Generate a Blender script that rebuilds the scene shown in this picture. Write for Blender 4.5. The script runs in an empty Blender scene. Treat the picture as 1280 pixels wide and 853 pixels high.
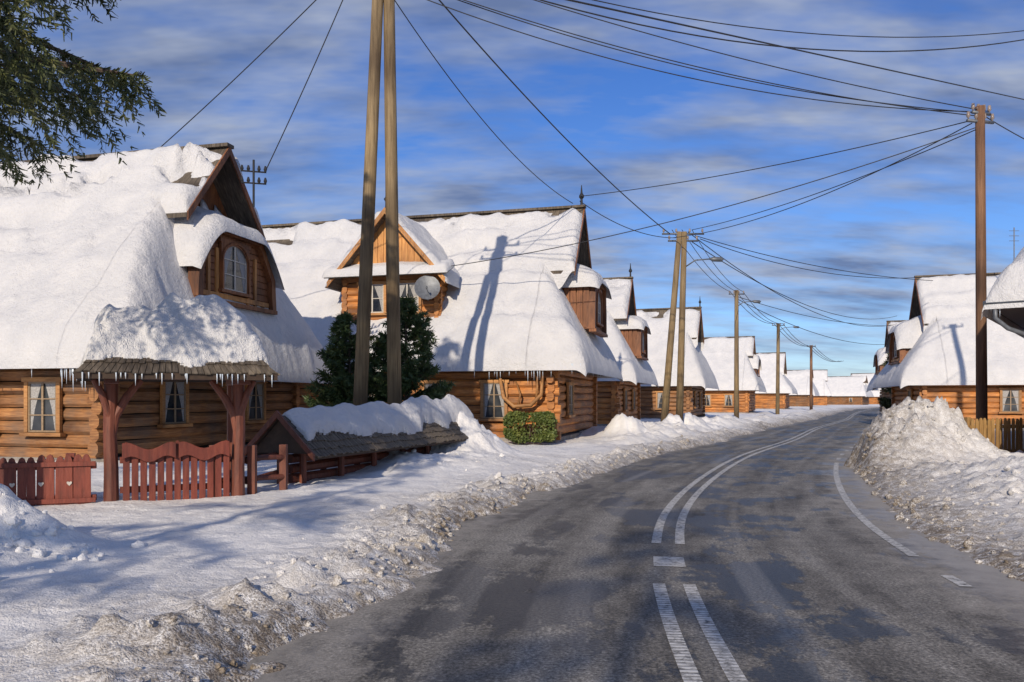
import bpy, math, random, bmesh
import numpy as np
from mathutils import Vector, Matrix
random.seed(7); rng=np.random.default_rng(7)
S=bpy.context.scene
S.view_settings.view_transform='Standard'; S.view_settings.look='None'; S.view_settings.exposure=0
# ------------------------------------------------------------ noise
_T=rng.random((256,256))
def vnoise(x,y):
    x=np.asarray(x,float); y=np.asarray(y,float)
    xi=np.floor(x).astype(int); yi=np.floor(y).astype(int)
    fx=x-xi; fy=y-yi; fx=fx*fx*(3-2*fx); fy=fy*fy*(3-2*fy)
    a=_T[xi&255,yi&255]; b=_T[(xi+1)&255,yi&255]; c=_T[xi&255,(yi+1)&255]; d=_T[(xi+1)&255,(yi+1)&255]
    return (a*(1-fx)+b*fx)*(1-fy)+(c*(1-fx)+d*fx)*fy
def fbm(x,y,o=4):
    s=0; a=.5; t=0
    for i in range(o):
        s=s+a*vnoise(x*2**i+17.3*i,y*2**i+9.1*i); t+=a; a*=.5
    return s/t
def sm(x):
    x=np.clip(x,0,1); return x*x*(3-2*x)
def smin(a,b,k=.7):
    h=np.clip(.5+.5*(b-a)/k,0,1); return b*(1-h)+a*h-k*h*(1-h)
# ------------------------------------------------------------ materials
def newmat(name):
    m=bpy.data.materials.new(name); m.use_nodes=True
    nt=m.node_tree; b=nt.nodes['Principled BSDF']; return m,nt,b
def ramp(nt,src,stops):
    r=nt.nodes.new('ShaderNodeValToRGB'); e=r.color_ramp.elements
    while len(e)<len(stops): e.new(.5)
    for i,(p,c) in enumerate(stops):
        e[i].position=p; e[i].color=(c,c,c,1) if isinstance(c,(int,float)) else (*c,1)
    nt.links.new(src,r.inputs[0]); return r
def mixc(nt,f,a,b,mode='MIX'):
    m=nt.nodes.new('ShaderNodeMix'); m.data_type='RGBA'; m.blend_type=mode
    for s,i in ((f,0),(a,6),(b,7)):
        if hasattr(s,'links'): nt.links.new(s,m.inputs[i])
        elif isinstance(s,(int,float)): m.inputs[i].default_value=s
        else: m.inputs[i].default_value=(*s,1)
    return m.outputs[2]
def math_(nt,op,a,b=0.):
    m=nt.nodes.new('ShaderNodeMath'); m.operation=op
    for i,s in enumerate((a,b)):
        if hasattr(s,'links'): nt.links.new(s,m.inputs[i])
        else: m.inputs[i].default_value=s
    return m.outputs[0]
def coords(nt,kind,scale=(1,1,1),rot=(0,0,0)):
    tc=nt.nodes.new('ShaderNodeTexCoord'); mp=nt.nodes.new('ShaderNodeMapping')
    mp.inputs['Scale'].default_value=scale; mp.inputs['Rotation'].default_value=rot
    nt.links.new(tc.outputs[kind],mp.inputs[0]); return mp.outputs[0]
def noise(nt,vec,sc,det=4,rough=.55):
    n=nt.nodes.new('ShaderNodeTexNoise'); n.inputs['Scale'].default_value=sc; n.inputs['Detail'].default_value=det; n.inputs['Roughness'].default_value=rough
    nt.links.new(vec,n.inputs['Vector']); return n.outputs['Fac']
def bump(nt,b,h,st,dist):
    bp=nt.nodes.new('ShaderNodeBump'); bp.inputs['Strength'].default_value=st; bp.inputs['Distance'].default_value=dist
    nt.links.new(h,bp.inputs['Height']); nt.links.new(bp.outputs[0],b.inputs['Normal'])
def snow_mat(name,dirt=False):
    m,nt,b=newmat(name); v=coords(nt,'Object')
    n1=noise(nt,v,1.3,3); n2=noise(nt,v,8 if dirt else 4.5,4,.68); n3=noise(nt,v,60,2,.6)
    c=ramp(nt,n1,[(.3,(.74,.735,.73) if dirt else (.62,.62,.63)),(.7,(.86,.84,.81) if dirt else (.72,.71,.70))]).outputs[0]
    if dirt:
        a=nt.nodes.new('ShaderNodeAttribute'); a.attribute_name='dirt'
        d=math_(nt,'MULTIPLY',a.outputs['Fac'],ramp(nt,n2,[(.30,0.),(.58,1.)]).outputs[0])
        c=mixc(nt,d,c,(.25,.205,.155))
        d2=math_(nt,'MULTIPLY',a.outputs['Fac'],ramp(nt,n3,[(.45,0.),(.57,.85)]).outputs[0])
        c=mixc(nt,d2,c,(.11,.085,.06))
    nt.links.new(c,b.inputs['Base Color']); b.inputs['Roughness'].default_value=.75
    b.inputs['Specular IOR Level'].default_value=.25
    h=math_(nt,'ADD',n2,math_(nt,'MULTIPLY',n3,.25))
    bump(nt,b,h,.75,.055 if dirt else .15)
    return m
def wood_mat(name,c1,c2,c3,vec='UV',sc=(1,14,1),rough=.65,bs=.5,grey=0.):
    m,nt,b=newmat(name); v=coords(nt,vec,sc); v0=coords(nt,vec,(.35,.9,.35))
    g=noise(nt,v,2.2,5,.65); l=noise(nt,v0,1.3,2)
    c=ramp(nt,g,[(.25,c1),(.5,c2),(.78,c3)]).outputs[0]
    lr=ramp(nt,l,[(.3,(.36,.32,.30)),(.5,(.88,.85,.82)),(.72,(1.25,1.2,1.08))]).outputs[0]
    c=mixc(nt,1.0,c,lr,'MULTIPLY')
    if grey:
        w=noise(nt,coords(nt,'Object',(.8,.8,.5)),1.4,4,.7)
        c=mixc(nt,math_(nt,'MULTIPLY',ramp(nt,w,[(.45,0.),(.65,1.)]).outputs[0],grey),c,(.15,.115,.085))
    nt.links.new(c,b.inputs['Base Color']); b.inputs['Roughness'].default_value=rough
    bump(nt,b,g,bs,.02); return m
def plain(name,c,rough=.6,metal=0,nsc=8,var=.25):
    m,nt,b=newmat(name); v=coords(nt,'Object'); n=noise(nt,v,nsc,3)
    a=tuple(x*(1-var) for x in c); d=tuple(min(1,x*(1+var)) for x in c)
    nt.links.new(ramp(nt,n,[(.3,a),(.7,d)]).outputs[0],b.inputs['Base Color'])
    b.inputs['Roughness'].default_value=rough; b.inputs['Metallic'].default_value=metal
    bump(nt,b,n,.2,.01); return m
M={}
M['snow']=snow_mat('snow'); M['gsnow']=snow_mat('ground_snow',True)
M['log']=wood_mat('log_wood',(.17,.058,.015),(.52,.205,.052),(.76,.38,.12),grey=.35)
M['logdark']=wood_mat('old_log_wood',(.085,.038,.016),(.30,.135,.048),(.50,.27,.11),grey=.5)
M['trim']=wood_mat('trim_wood',(.28,.125,.04),(.48,.24,.085),(.60,.33,.13),'Object',(2,2,9))
M['board']=wood_mat('board_wood',(.08,.03,.012),(.23,.085,.03),(.35,.16,.06),'Object',(7,7,.8))
M['goldboard']=wood_mat('gold_board_wood',(.28,.11,.035),(.55,.26,.08),(.68,.37,.13),'Object',(7,7,.8))
M['red']=wood_mat('red_paint_wood',(.09,.022,.012),(.20,.042,.024),(.28,.075,.04),'Object',(6,6,1),.6)
M['redbrown']=wood_mat('red_brown_post',(.07,.022,.014),(.17,.05,.028),(.25,.085,.045),'Object',(6,6,1),.6)
M['shingle']=wood_mat('shingle_wood',(.035,.028,.022),(.11,.09,.068),(.24,.20,.155),'Object',(9,1.2,1.2),.8,.9)
M['pole']=wood_mat('pole_wood',(.085,.06,.03),(.22,.16,.085),(.33,.25,.14),'Object',(9,9,.5),.8)
M['polebrown']=wood_mat('pole_brown_wood',(.08,.04,.025),(.17,.09,.05),(.25,.14,.08),'Object',(9,9,.5),.8)
M['picket']=wood_mat('picket_wood',(.18,.10,.035),(.38,.23,.085),(.50,.32,.14),'Object',(9,9,1.),.75)
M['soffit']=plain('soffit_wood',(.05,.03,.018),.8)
M['white']=plain('window_white',(.50,.46,.40),.5,0,20,.15)
M['sash']=plain('window_sash_wood',(.27,.19,.115),.55,0,20,.2)
M['curtain']=plain('lace_curtain',(.33,.32,.31),.9,0,30,.3)
M['dark']=plain('interior_dark',(.02,.018,.016),.8)
M['metal']=plain('galvanised_metal',(.13,.14,.155),.5,.3)
M['black']=plain('black_iron',(.02,.02,.022),.5)
M['ceramic']=plain('insulator',(.25,.2,.17),.3)
M['stone']=plain('foundation_stone',(.22,.2,.18),.85,0,3,.4)
m,nt,b=newmat('glass_pane'); v=coords(nt,'Object'); n=noise(nt,v,1.5,2)
nt.links.new(ramp(nt,n,[(.35,(.012,.015,.022)),(.7,(.07,.075,.08))]).outputs[0],b.inputs['Base Color']); b.inputs['Roughness'].default_value=.06; b.inputs['Specular IOR Level'].default_value=.6; M['glass']=m
m,nt,b=newmat('ice'); b.inputs['Base Color'].default_value=(.62,.69,.76,1); b.inputs['Roughness'].default_value=.15; b.inputs['Specular IOR Level'].default_value=.8; M['ice']=m
def leafmat(name,a,b2,c2):
    m,nt,b=newmat(name); v=coords(nt,'Object'); n=noise(nt,v,3.5,3,.7)
    nt.links.new(ramp(nt,n,[(.3,a),(.52,b2),(.75,c2)]).outputs[0],b.inputs['Base Color']); b.inputs['Roughness'].default_value=.6; return m
M['needle']=leafmat('spruce_needles',(.022,.036,.012),(.065,.08,.022),(.16,.145,.04))
M['juniper']=leafmat('juniper_needles',(.02,.045,.015),(.06,.095,.025),(.16,.17,.05))
M['thuja']=leafmat('thuja_leaves',(.035,.06,.012),(.10,.13,.025),(.20,.21,.05))
M['bark']=plain('bark',(.10,.07,.05),.9,0,12,.4)
# ------------------------------------------------------------ mesh builder
class MB:
    def __init__(s): s.v=[];s.f=[];s.m=[];s.uv=[]
    def add(s,vs,fs,mat=0,M4=None,uvs=None):
        o=len(s.v)
        if M4 is not None: vs=[M4@Vector(p) for p in vs]
        s.v+= [tuple(p) for p in vs]
        for i,f in enumerate(fs):
            s.f.append(tuple(o+j for j in f)); s.m.append(mat)
            s.uv.append(uvs[i] if uvs else [(0,0)]*len(f))
    def box(s,c,d,mat=0,M4=None,taper=1.):
        x,y,z=c;a,b,h=d[0]/2,d[1]/2,d[2]/2
        vs=[(x-a,y-b,z-h),(x+a,y-b,z-h),(x+a,y+b,z-h),(x-a,y+b,z-h),(x-a*taper,y-b*taper,z+h),(x+a*taper,y-b*taper,z+h),(x+a*taper,y+b*taper,z+h),(x-a*taper,y+b*taper,z+h)]
        s.add(vs,[(3,2,1,0),(4,5,6,7),(0,1,5,4),(1,2,6,5),(2,3,7,6),(3,0,4,7)],mat,M4)
    def slab(s,poly,t,mat=0,M4=None):
        n=len(poly); vs=[tuple(p) for p in poly]+[(p[0],p[1],p[2]-t) for p in poly]
        fs=[tuple(range(n)),tuple(range(2*n-1,n-1,-1))]+[(i,i+n,(i+1)%n+n,(i+1)%n) for i in range(n)]
        s.add(vs,fs,mat,M4)
    def prism(s,poly,d,mat=0,M4=None):
        n=len(poly); d=Vector(d); vs=[tuple(p) for p in poly]+[tuple(Vector(p)+d) for p in poly]
        fs=[tuple(range(n)),tuple(range(2*n-1,n-1,-1))]+[(i,i+n,(i+1)%n+n,(i+1)%n) for i in range(n)]
        s.add(vs,fs,mat,M4)
    def tube(s,pts,rs,mat=0,n=10,M4=None,caps=True):
        P=[Vector(p) for p in pts]; vs=[];fs=[]
        if not isinstance(rs,(list,tuple)): rs=[rs]*len(P)
        prev=None
        for i,p in enumerate(P):
            t=(P[min(i+1,len(P)-1)]-P[max(i-1,0)]).normalized()
            if prev is None:
                a=Vector((0,0,1)) if abs(t.z)<.9 else Vector((1,0,0)); e=t.cross(a).normalized()
            else: e=(prev-t*prev.dot(t)).normalized()
            prev=e; f=t.cross(e)
            for k in range(n):
                an=2*math.pi*k/n; vs.append(tuple(p+(e*math.cos(an)+f*math.sin(an))*rs[i]))
        for i in range(len(P)-1):
            for k in range(n):
                fs.append((i*n+k,i*n+(k+1)%n,(i+1)*n+(k+1)%n,(i+1)*n+k))
        if caps: fs.append(tuple(range(n-1,-1,-1))); fs.append(tuple((len(P)-1)*n+k for k in range(n)))
        s.add(vs,fs,mat,M4)
    def log(s,x0,x1,y,z,h,t,mat=0,M4=None):
        prof=[(-.5,-.22),(-.5,.22),(-.24,.49),(.24,.49),(.5,.22),(.5,-.22),(.24,-.49),(-.24,-.49)]
        n=8; sg=max(2,int(abs(x1-x0)/1.2)); vs=[];fs=[];uv=[]
        ru,rv=random.random()*40,random.random()*40; ph=random.random()*99
        for i in range(sg+1):
            x=x0+(x1-x0)*i/sg; w=1+.09*(float(vnoise(x*.9+ph,ph))-.5)*2
            dz=.03*(float(vnoise(x*.7+ph,3+ph))-.5)
            for a,b in prof: vs.append((x,y+a*t*w,z+b*h*w+dz))
        for i in range(sg):
            for k in range(n):
                k2=(k+1)%n; fs.append((i*n+k,(i+1)*n+k,(i+1)*n+k2,i*n+k2))
                xa=x0+(x1-x0)*i/sg+ru; xb=x0+(x1-x0)*(i+1)/sg+ru
                uv.append([(xa,k*.1+rv),(xb,k*.1+rv),(xb,(k+1)*.1+rv),(xa,(k+1)*.1+rv)])
        fs.append(tuple(range(n))); uv.append([(ru+p[0]*.3,rv+p[1]*.3) for p in prof])
        fs.append(tuple(sg*n+k for k in range(n-1,-1,-1))); uv.append([(ru+p[0]*.3,rv+p[1]*.3) for p in prof[::-1]])
        s.add(vs,fs,mat,M4,uv)
    def obj(s,name,mats,parent=None,smooth=False,bevel=0):
        me=bpy.data.meshes.new(name); me.from_pydata(s.v,[],s.f)
        for m_ in mats: me.materials.append(M[m_])
        me.polygons.foreach_set('material_index',s.m)
        ul=me.uv_layers.new(name='UVMap'); flat=[c for f in s.uv for p in f for c in p]; ul.data.foreach_set('uv',flat)
        if smooth: me.polygons.foreach_set('use_smooth',[True]*len(me.polygons))
        me.update(); o=bpy.data.objects.new(name,me); S.collection.objects.link(o)
        if parent: o.parent=parent
        if bevel:
            b=o.modifiers.new('b','BEVEL'); b.width=bevel; b.segments=1; b.limit_method='ANGLE'
        return o
def npmesh(name,V,F,mats,parent=None,smooth=True):
    me=bpy.data.meshes.new(name); V=np.asarray(V,np.float32); F=np.asarray(F,np.int32); k=F.shape[1]
    me.vertices.add(len(V)); me.vertices.foreach_set('co',V.ravel())
    me.loops.add(F.size); me.loops.foreach_set('vertex_index',F.ravel())
    me.polygons.add(len(F)); me.polygons.foreach_set('loop_start',np.arange(0,F.size,k,dtype=np.int32))
    me.polygons.foreach_set('use_smooth',np.full(len(F),smooth))
    me.update(calc_edges=True); me.validate()
    for m_ in mats: me.materials.append(M[m_])
    o=bpy.data.objects.new(name,me); S.collection.objects.link(o)
    if parent: o.parent=parent
    return o
def empty(name,loc,rz=0):
    e=bpy.data.objects.new(name,None); e.location=loc; e.rotation_euler=(0,0,rz); e.empty_display_size=.5
    S.collection.objects.link(e); return e
# ------------------------------------------------------------ road centre line
CP=[(0.6,-25),(0.75,-12),(0.95,-3),(1.1,1),(1.3,5.1),(1.58,7.8),(1.95,10),(2.64,12.9),(4.35,18),(7.5,25.7),(12.6,36),(19,50),(24,60),(30,72),(40.5,95),(57,130),(90,190),(140,250),(220,310),(330,370)]
def catmull(P,step=.25):
    out=[]
    P=[np.array(p,float) for p in P]; P=[2*P[0]-P[1]]+P+[2*P[-1]-P[-2]]
    for i in range(1,len(P)-2):
        n=max(2,int(np.linalg.norm(P[i+1]-P[i])/step))
        t0=0; d=lambda a,b:np.linalg.norm(b-a)**.5
        t1=t0+d(P[i-1],P[i]); t2=t1+d(P[i],P[i+1]); t3=t2+d(P[i+1],P[i+2])
        for j in range(n):
            t=t1+(t2-t1)*j/n
            A1=(t1-t)/(t1-t0)*P[i-1]+(t-t0)/(t1-t0)*P[i]; A2=(t2-t)/(t2-t1)*P[i]+(t-t1)/(t2-t1)*P[i+1]; A3=(t3-t)/(t3-t2)*P[i+1]+(t-t2)/(t3-t2)*P[i+2]
            B1=(t2-t)/(t2-t0)*A1+(t-t0)/(t2-t0)*A2; B2=(t3-t)/(t3-t1)*A2+(t-t1)/(t3-t1)*A3
            out.append((t2-t)/(t2-t1)*B1+(t-t1)/(t2-t1)*B2)
    out.append(P[-2]); return np.array(out)
C=catmull(CP); TG=np.gradient(C,axis=0); TG/=np.linalg.norm(TG,axis=1)[:,None]
NR=np.stack([TG[:,1],-TG[:,0]],1)
ARC=np.concatenate([[0],np.cumsum(np.linalg.norm(np.diff(C,axis=0),axis=1))])
Cs=C[::3]; Ts=TG[::3]
def roadco(x,y):
    x=np.asarray(x,float).ravel(); y=np.asarray(y,float).ravel(); off=np.empty_like(x)
    for a in range(0,len(x),20000):
        X=x[a:a+20000]; Y=y[a:a+20000]
        d=(X[:,None]-Cs[None,:,0])**2+(Y[:,None]-Cs[None,:,1])**2
        i=d.argmin(1); dx=X-Cs[i,0]; dy=Y-Cs[i,1]
        o=dx*Ts[i,1]-dy*Ts[i,0]; dist=np.sqrt(d[np.arange(len(i)),i])
        off[a:a+20000]=np.where(dist>abs(o)+2,np.sign(o)*dist,o)
    return off
MOUNDS=[(-5.62,8.85,.55,.45),(-6.4,8.7,.8,.42),(-5.2,7.7,.5,.12),(-4.9,8.7,.4,.12),
 (-1.45,22.9,.95,1.0),(-0.75,23.6,.8,.4),(-2.4,22.4,.9,.5),(-3.4,19.6,.9,.25),(-2.2,18.9,1.2,.2),(-1.0,20.5,1.2,.25),
 (4.7,33.2,.9,.85),(5.9,36.0,1.0,.5),(7.4,38.6,1.0,.45),(9.0,41.5,1.2,.5),(4.0,35.6,1.0,.4),(12,48.5,1.5,.4),
 (10.35,20.8,1.3,1.3),(11.5,21.0,.9,.6),(9.3,22.3,1.2,.50),(9.2,19.6,1.0,.30),(11.9,23.4,1.5,.4),
 (8.6,13.2,1.3,.18),(9.9,15.4,1.6,.28),(8.6,16.9,1.0,.20)]
def ground(x,y):
    sh=np.shape(x); x=np.asarray(x,float).ravel(); y=np.asarray(y,float).ravel()
    off=roadco(x,y); n0=fbm(x*.35+5,y*.35,3); n1=fbm(x*.9,y*.9,3); n2=fbm(x*2.6,y*2.6,3); n3=fbm(x*8,y*8,3)
    L=-off; R=off
    eL=L-(2.38+.40*sm((7.5-y)/3)+1.0*(n0-.45)+.5*(n2-.5)+.2*(n3-.5))
    rl=sm(eL/.6)
    chunk=np.maximum(n2-.5,0)*1.2+np.maximum(n3-.5,0)*.9
    hl=.06+.08*n1+rl*.04+np.exp(-((eL-.75)/.6)**2)*(.02+.30*chunk)+.03*(n3-.5)+.06*(n2-.5)
    hl=hl+sm((L-3.2)/3)*.05
    fb=sm((y-26)/6)
    hl=hl+fb*np.exp(-((L-5.0)/1.2)**2)*(.08+.9*np.maximum(n1-.38,0)+.25*(n2-.5))
    hl=hl+sm((L-7)/6)*.10
    eR=R-(3.05+.5*(n0-.5)+.45*(n2-.5)+.2*(n3-.5)); rr=sm(eR/.6)
    hr=.03+.05*n1+.03*(n3-.5)+sm((eR-.5)/3.2)*(.20+.20*(n1-.5)+.15*(n2-.5))+chunk*.16*sm((eR-.1)/.6)
    hr=hr+sm((y-26)/6)*np.exp(-((R-4.8)/1.2)**2)*(.15+.8*np.maximum(n1-.35,0))
    h=np.full_like(x,-.07)
    h=np.where((L>0),-.07+rl*(hl+.07),h); h=np.where(R>0,-.07+rr*(hr+.07),h)
    for mx,my,mr,mh in MOUNDS:
        g=np.exp(-(((x-mx)**2+(y-my)**2)/mr**2)**1.05); h=h+g*mh*(.66+.38*n2+.32*n3)*np.where(off<0,rl,rr)
    d=np.where(L>0,np.exp(-np.maximum(eL,0)/.85)*1.1+.30*sm((n0-.38)*4)*np.exp(-np.maximum(eL,0)/3.5)*sm((n1-.3)*4),np.exp(-np.maximum(eR,0)/1.8)*1.2+.12*sm((n1-.4)*4)*np.exp(-np.maximum(eR,0)/5))
    d=np.clip(d,0,1)
    return h.reshape(sh),d.reshape(sh),off.reshape(sh)
def axis_(segs,grow0,grow1,end0,end1):
    a=[]
    for s,e,st in segs: a+=list(np.arange(s,e-1e-6,st))
    a.append(segs[-1][1]); st=segs[-1][2]
    while a[-1]<end1: st*=grow1; a.append(a[-1]+st)
    lo=[]; p=a[0]; st=segs[0][2]
    while p>end0: st*=grow0; p-=st; lo.append(p)
    return np.array(lo[::-1]+a)
gx=axis_([(-11,12.5,.065),(12.5,36,.2)],1.12,1.08,-1500,1800)
gy=axis_([(2,14,.06),(14,26,.075),(26,62,.2)],1.15,1.06,-200,3000)
X,Y=np.meshgrid(gx,gy); Hh,Dd,Of=ground(X,Y)
V=np.stack([X.ravel(),Y.ravel(),Hh.ravel()],1); nx=len(gx); ny=len(gy)
ii=(np.arange(ny-1)[:,None]*nx+np.arange(nx-1)[None,:]).ravel()
F=np.stack([ii,ii+1,ii+1+nx,ii+nx],1)
g=npmesh('snow_ground',V,F,['gsnow'])
at=g.data.attributes.new('dirt','FLOAT','POINT'); at.data.foreach_set('value',Dd.ravel().astype(np.float32))
# ------------------------------------------------------------ road
def strip(o0,o1,a0,a1,z,n_across=1):
    i=np.where((ARC>=a0)&(ARC<=a1))[0]; os_=np.linspace(o0,o1,n_across+1)
    V=[];UV=[]
    for k in i:
        for o in os_:
            p=C[k]+NR[k]*o; V.append((p[0],p[1],z)); UV.append((o,ARC[k]))
    n=n_across+1; F=[]
    for r in range(len(i)-1):
        for c in range(n_across): a=r*n+c; F.append((a,a+1,a+1+n,a+n))
    return V,F,UV
def striped(name,parts,mat):
    V=[];F=[];UV=[]
    for (o0,o1,a0,a1,z,na) in parts:
        v,f,u=strip(o0,o1,a0,a1,z,na); o=len(V); V+=v; UV+=u; F+=[tuple(o+j for j in q) for q in f]
    ob=npmesh(name,V,F,[]); ob.data.materials.append(mat)
    ul=ob.data.uv_layers.new(name='UVMap'); li=np.empty(len(ob.data.loops),np.int32); ob.data.loops.foreach_get('vertex_index',li)
    ul.data.foreach_set('uv',np.array(UV,np.float32)[li].ravel()); return ob
def asphalt_nodes(nt):
    v=coords(nt,'UV',(1,1,1)); vs=coords(nt,'UV',(1.1,.25,1)); vb=coords(nt,'UV',(.75,.42,1)); vt=coords(nt,'UV',(2.6,.05,1))
    big=noise(nt,vb,1.0,6,.72); st=noise(nt,vs,1.3,5,.68); fine=noise(nt,v,34,3,.8); mid=noise(nt,v,4.5,5,.75); tr=noise(nt,vt,1.0,2,.5)
    base=ramp(nt,st,[(.32,(.062,.057,.050)),(.46,(.13,.120,.105)),(.60,(.195,.182,.160)),(.78,(.30,.282,.25))]).outputs[0]
    base=mixc(nt,.75,base,ramp(nt,mid,[(.3,.5),(.5,.95),(.7,1.4)]).outputs[0],'MULTIPLY')
    wet=ramp(nt,big,[(.515,0.),(.55,1.)]).outputs[0]
    c=mixc(nt,math_(nt,'MULTIPLY',wet,.88),base,(.020,.019,.018))
    c=mixc(nt,math_(nt,'MULTIPLY',ramp(nt,tr,[(.50,0.),(.66,1.)]).outputs[0],.35),c,(.27,.255,.23))
    c=mixc(nt,1.0,c,ramp(nt,fine,[(.33,.3),(.5,.95),(.68,2.0)]).outputs[0],'MULTIPLY')
    return c,wet,fine,v
m,nt,b=newmat('asphalt'); c,wet,fine,v=asphalt_nodes(nt)
sep=nt.nodes.new('ShaderNodeSeparateXYZ'); nt.links.new(v,sep.inputs[0])
ab=math_(nt,'ABSOLUTE',sep.outputs[0]); n4=noise(nt,v,2.2,5,.75)
ed=math_(nt,'ADD',ab,math_(nt,'MULTIPLY',math_(nt,'SUBTRACT',n4,.5),2.6))
sn=ramp(nt,math_(nt,'DIVIDE',ed,4.0),[(.57,0.),(.70,.5),(.84,.85)]).outputs[0]
c=mixc(nt,sn,c,(.33,.305,.27))
nt.links.new(c,b.inputs['Base Color'])
rr_=ramp(nt,wet,[(0,.75),(1,.42)]).outputs[0]; nt.links.new(rr_,b.inputs['Roughness']); b.inputs['Specular IOR Level'].default_value=.35
bump(nt,b,fine,.5,.012); ASPH=m
m,nt,b=newmat('road_paint'); c,wet,fine,v=asphalt_nodes(nt)
sep=nt.nodes.new('ShaderNodeSeparateXYZ'); nt.links.new(v,sep.inputs[0])
rib=math_(nt,'FRACT',math_(nt,'MULTIPLY',sep.outputs[1],15.0)); rb=ramp(nt,rib,[(.0,0.3),(.18,1.),(.62,1.),(.8,0.3)]).outputs[0]
wn=noise(nt,v,11,5,.75); wr=ramp(nt,wn,[(.38,.08),(.54,1.)]).outputs[0]
f=math_(nt,'MULTIPLY',math_(nt,'MULTIPLY',rb,wr),.9)
nt.links.new(mixc(nt,f,c,(.66,.65,.62)),b.inputs['Base Color']); b.inputs['Roughness'].default_value=.65
bump(nt,b,f,.3,.01); PAINT=m
striped('road',[(-3.5,3.8,0,480,0.0,12)],ASPH)
def arc_at(y): return float(np.interp(y,C[:,1],ARC))
pr=[]; zp=.005
for o in (-.145,.145):
    pr.append((o-.06,o+.06,arc_at(-8),arc_at(8.0),zp,1)); pr.append((o-.06,o+.06,arc_at(9.95),arc_at(240),zp,1))
pr.append((-.17,.17,arc_at(8.55),arc_at(9.2),zp,1))
pr.append((2.72,2.84,arc_at(9.7),arc_at(24),zp,1)); pr.append((2.72,2.84,arc_at(7.9),arc_at(8.8),zp,1)); pr.append((2.72,2.84,arc_at(2),arc_at(6.6),zp,1))
a=arc_at(24)+1.2
while a<arc_at(120): pr.append((2.72,2.84,a,a+1,zp,1)); a+=2.2
striped('road_markings',pr,PAINT)
# ------------------------------------------------------------ snow chunks
bm=bmesh.new(); bmesh.ops.create_icosphere(bm,subdivisions=2,radius=1); bm.verts.ensure_lookup_table()
IV=np.array([v.co[:] for v in bm.verts]); IF=np.array([[v.index for v in f.verts] for f in bm.faces]); bm.free()
def blobs(name,pts,szs,mat,flat=.7,dirt=None):
    V=[];F=[];D=[]
    for k,(p,s) in enumerate(zip(pts,szs)):
        r=1+.7*(vnoise(IV[:,0]*1.6+k*3.1,IV[:,1]*1.6+IV[:,2]*1.3+k)-.5)*2*.7
        A=rng.normal(size=3); A/=np.linalg.norm(A); R_=np.array(Matrix.Rotation(rng.random()*6.28,3,Vector(A)))
        v=(IV*r[:,None]*np.array([1,.7+.5*rng.random(),flat]))@R_.T*s+np.array(p); F.append(IF+len(IV)*k); V.append(v)
        D.append(np.full(len(IV),0 if dirt is None else dirt[k]))
    o=npmesh(name,np.concatenate(V),np.concatenate(F),[mat],smooth=False)
    a_=o.data.attributes.new('dirt','FLOAT','POINT'); a_.data.foreach_set('value',np.concatenate(D).astype(np.float32)); return o
px=[];py=[];sz=[]
for i in range(2100):
    yy=3+abs(rng.normal())*12; a=arc_at(yy); k=int(np.searchsorted(ARC,a)); 
    if rng.random()<.6: o=-(2.65+abs(rng.normal())*.5)
    else: o=3.25+abs(rng.normal())*1.1
    p=C[k]+NR[k]*o; px.append(p[0]); py.append(p[1]); sz.append(.008+.034*rng.random()**3*(1+min(yy,30)/20))
for (mx,my,n,sp) in [(-5.3,8.3,110,.6),(-6.2,8.9,40,.6),(9.4,20,60,1.4),(-2,19.5,30,1.2),(8,13,90,1.6),(10.3,20.4,80,.9)]:
    for i in range(n): px.append(mx+rng.normal()*sp); py.append(my+rng.normal()*sp*.7); sz.append(.015+.075*rng.random()**3)
px=np.array(px);py=np.array(py);sz=np.array(sz); hz,dz,of=ground(px,py)
ok=(hz>-.02); pts=np.stack([px,py,hz+sz*.1],1)[ok]
blobs('snow_chunks',pts,sz[ok],'gsnow',.75,np.clip(dz[ok]*1.1,0,1))
# ------------------------------------------------------------ houses
def hfmesh(name,us,vs,fn,parent,mat='snow',keep=None):
    U,Vv=np.meshgrid(us,vs); Z,B=fn(U,Vv); nu=len(us); nv=len(vs)
    verts=[tuple(t) for t in np.stack([U.ravel(),Vv.ravel(),Z.ravel()],1)]
    bot=B.ravel(); faces=[]; ed={}
    uc=(us[:-1]+us[1:])/2; vc=(vs[:-1]+vs[1:])/2; UC,VC=np.meshgrid(uc,vc)
    K=keep(UC,VC) if keep else np.ones(UC.shape,bool)
    for j in range(nv-1):
        for i in range(nu-1):
            if not K[j,i]: continue
            a=j*nu+i; f=(a,a+1,a+1+nu,a+nu); faces.append(f)
            for q in range(4):
                e=(f[q],f[(q+1)%4]); r=(e[1],e[0])
                if r in ed: del ed[r]
                else: ed[e]=1
    mp={}
    def bv(i):
        if i not in mp:
            mp[i]=len(verts); x,y,z=verts[i]; verts.append((x,y,min(bot[i],z)-.02))
        return mp[i]
    for (p,q) in list(ed): faces.append((q,p,bv(p),bv(q)))
    me=bpy.data.meshes.new(name); me.from_pydata(verts,[],faces); me.polygons.foreach_set('use_smooth',[True]*len(faces))
    me.materials.append(M[mat]); me.update(); o=bpy.data.objects.new(name,me); S.collection.objects.link(o); o.parent=parent
    return o
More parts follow.
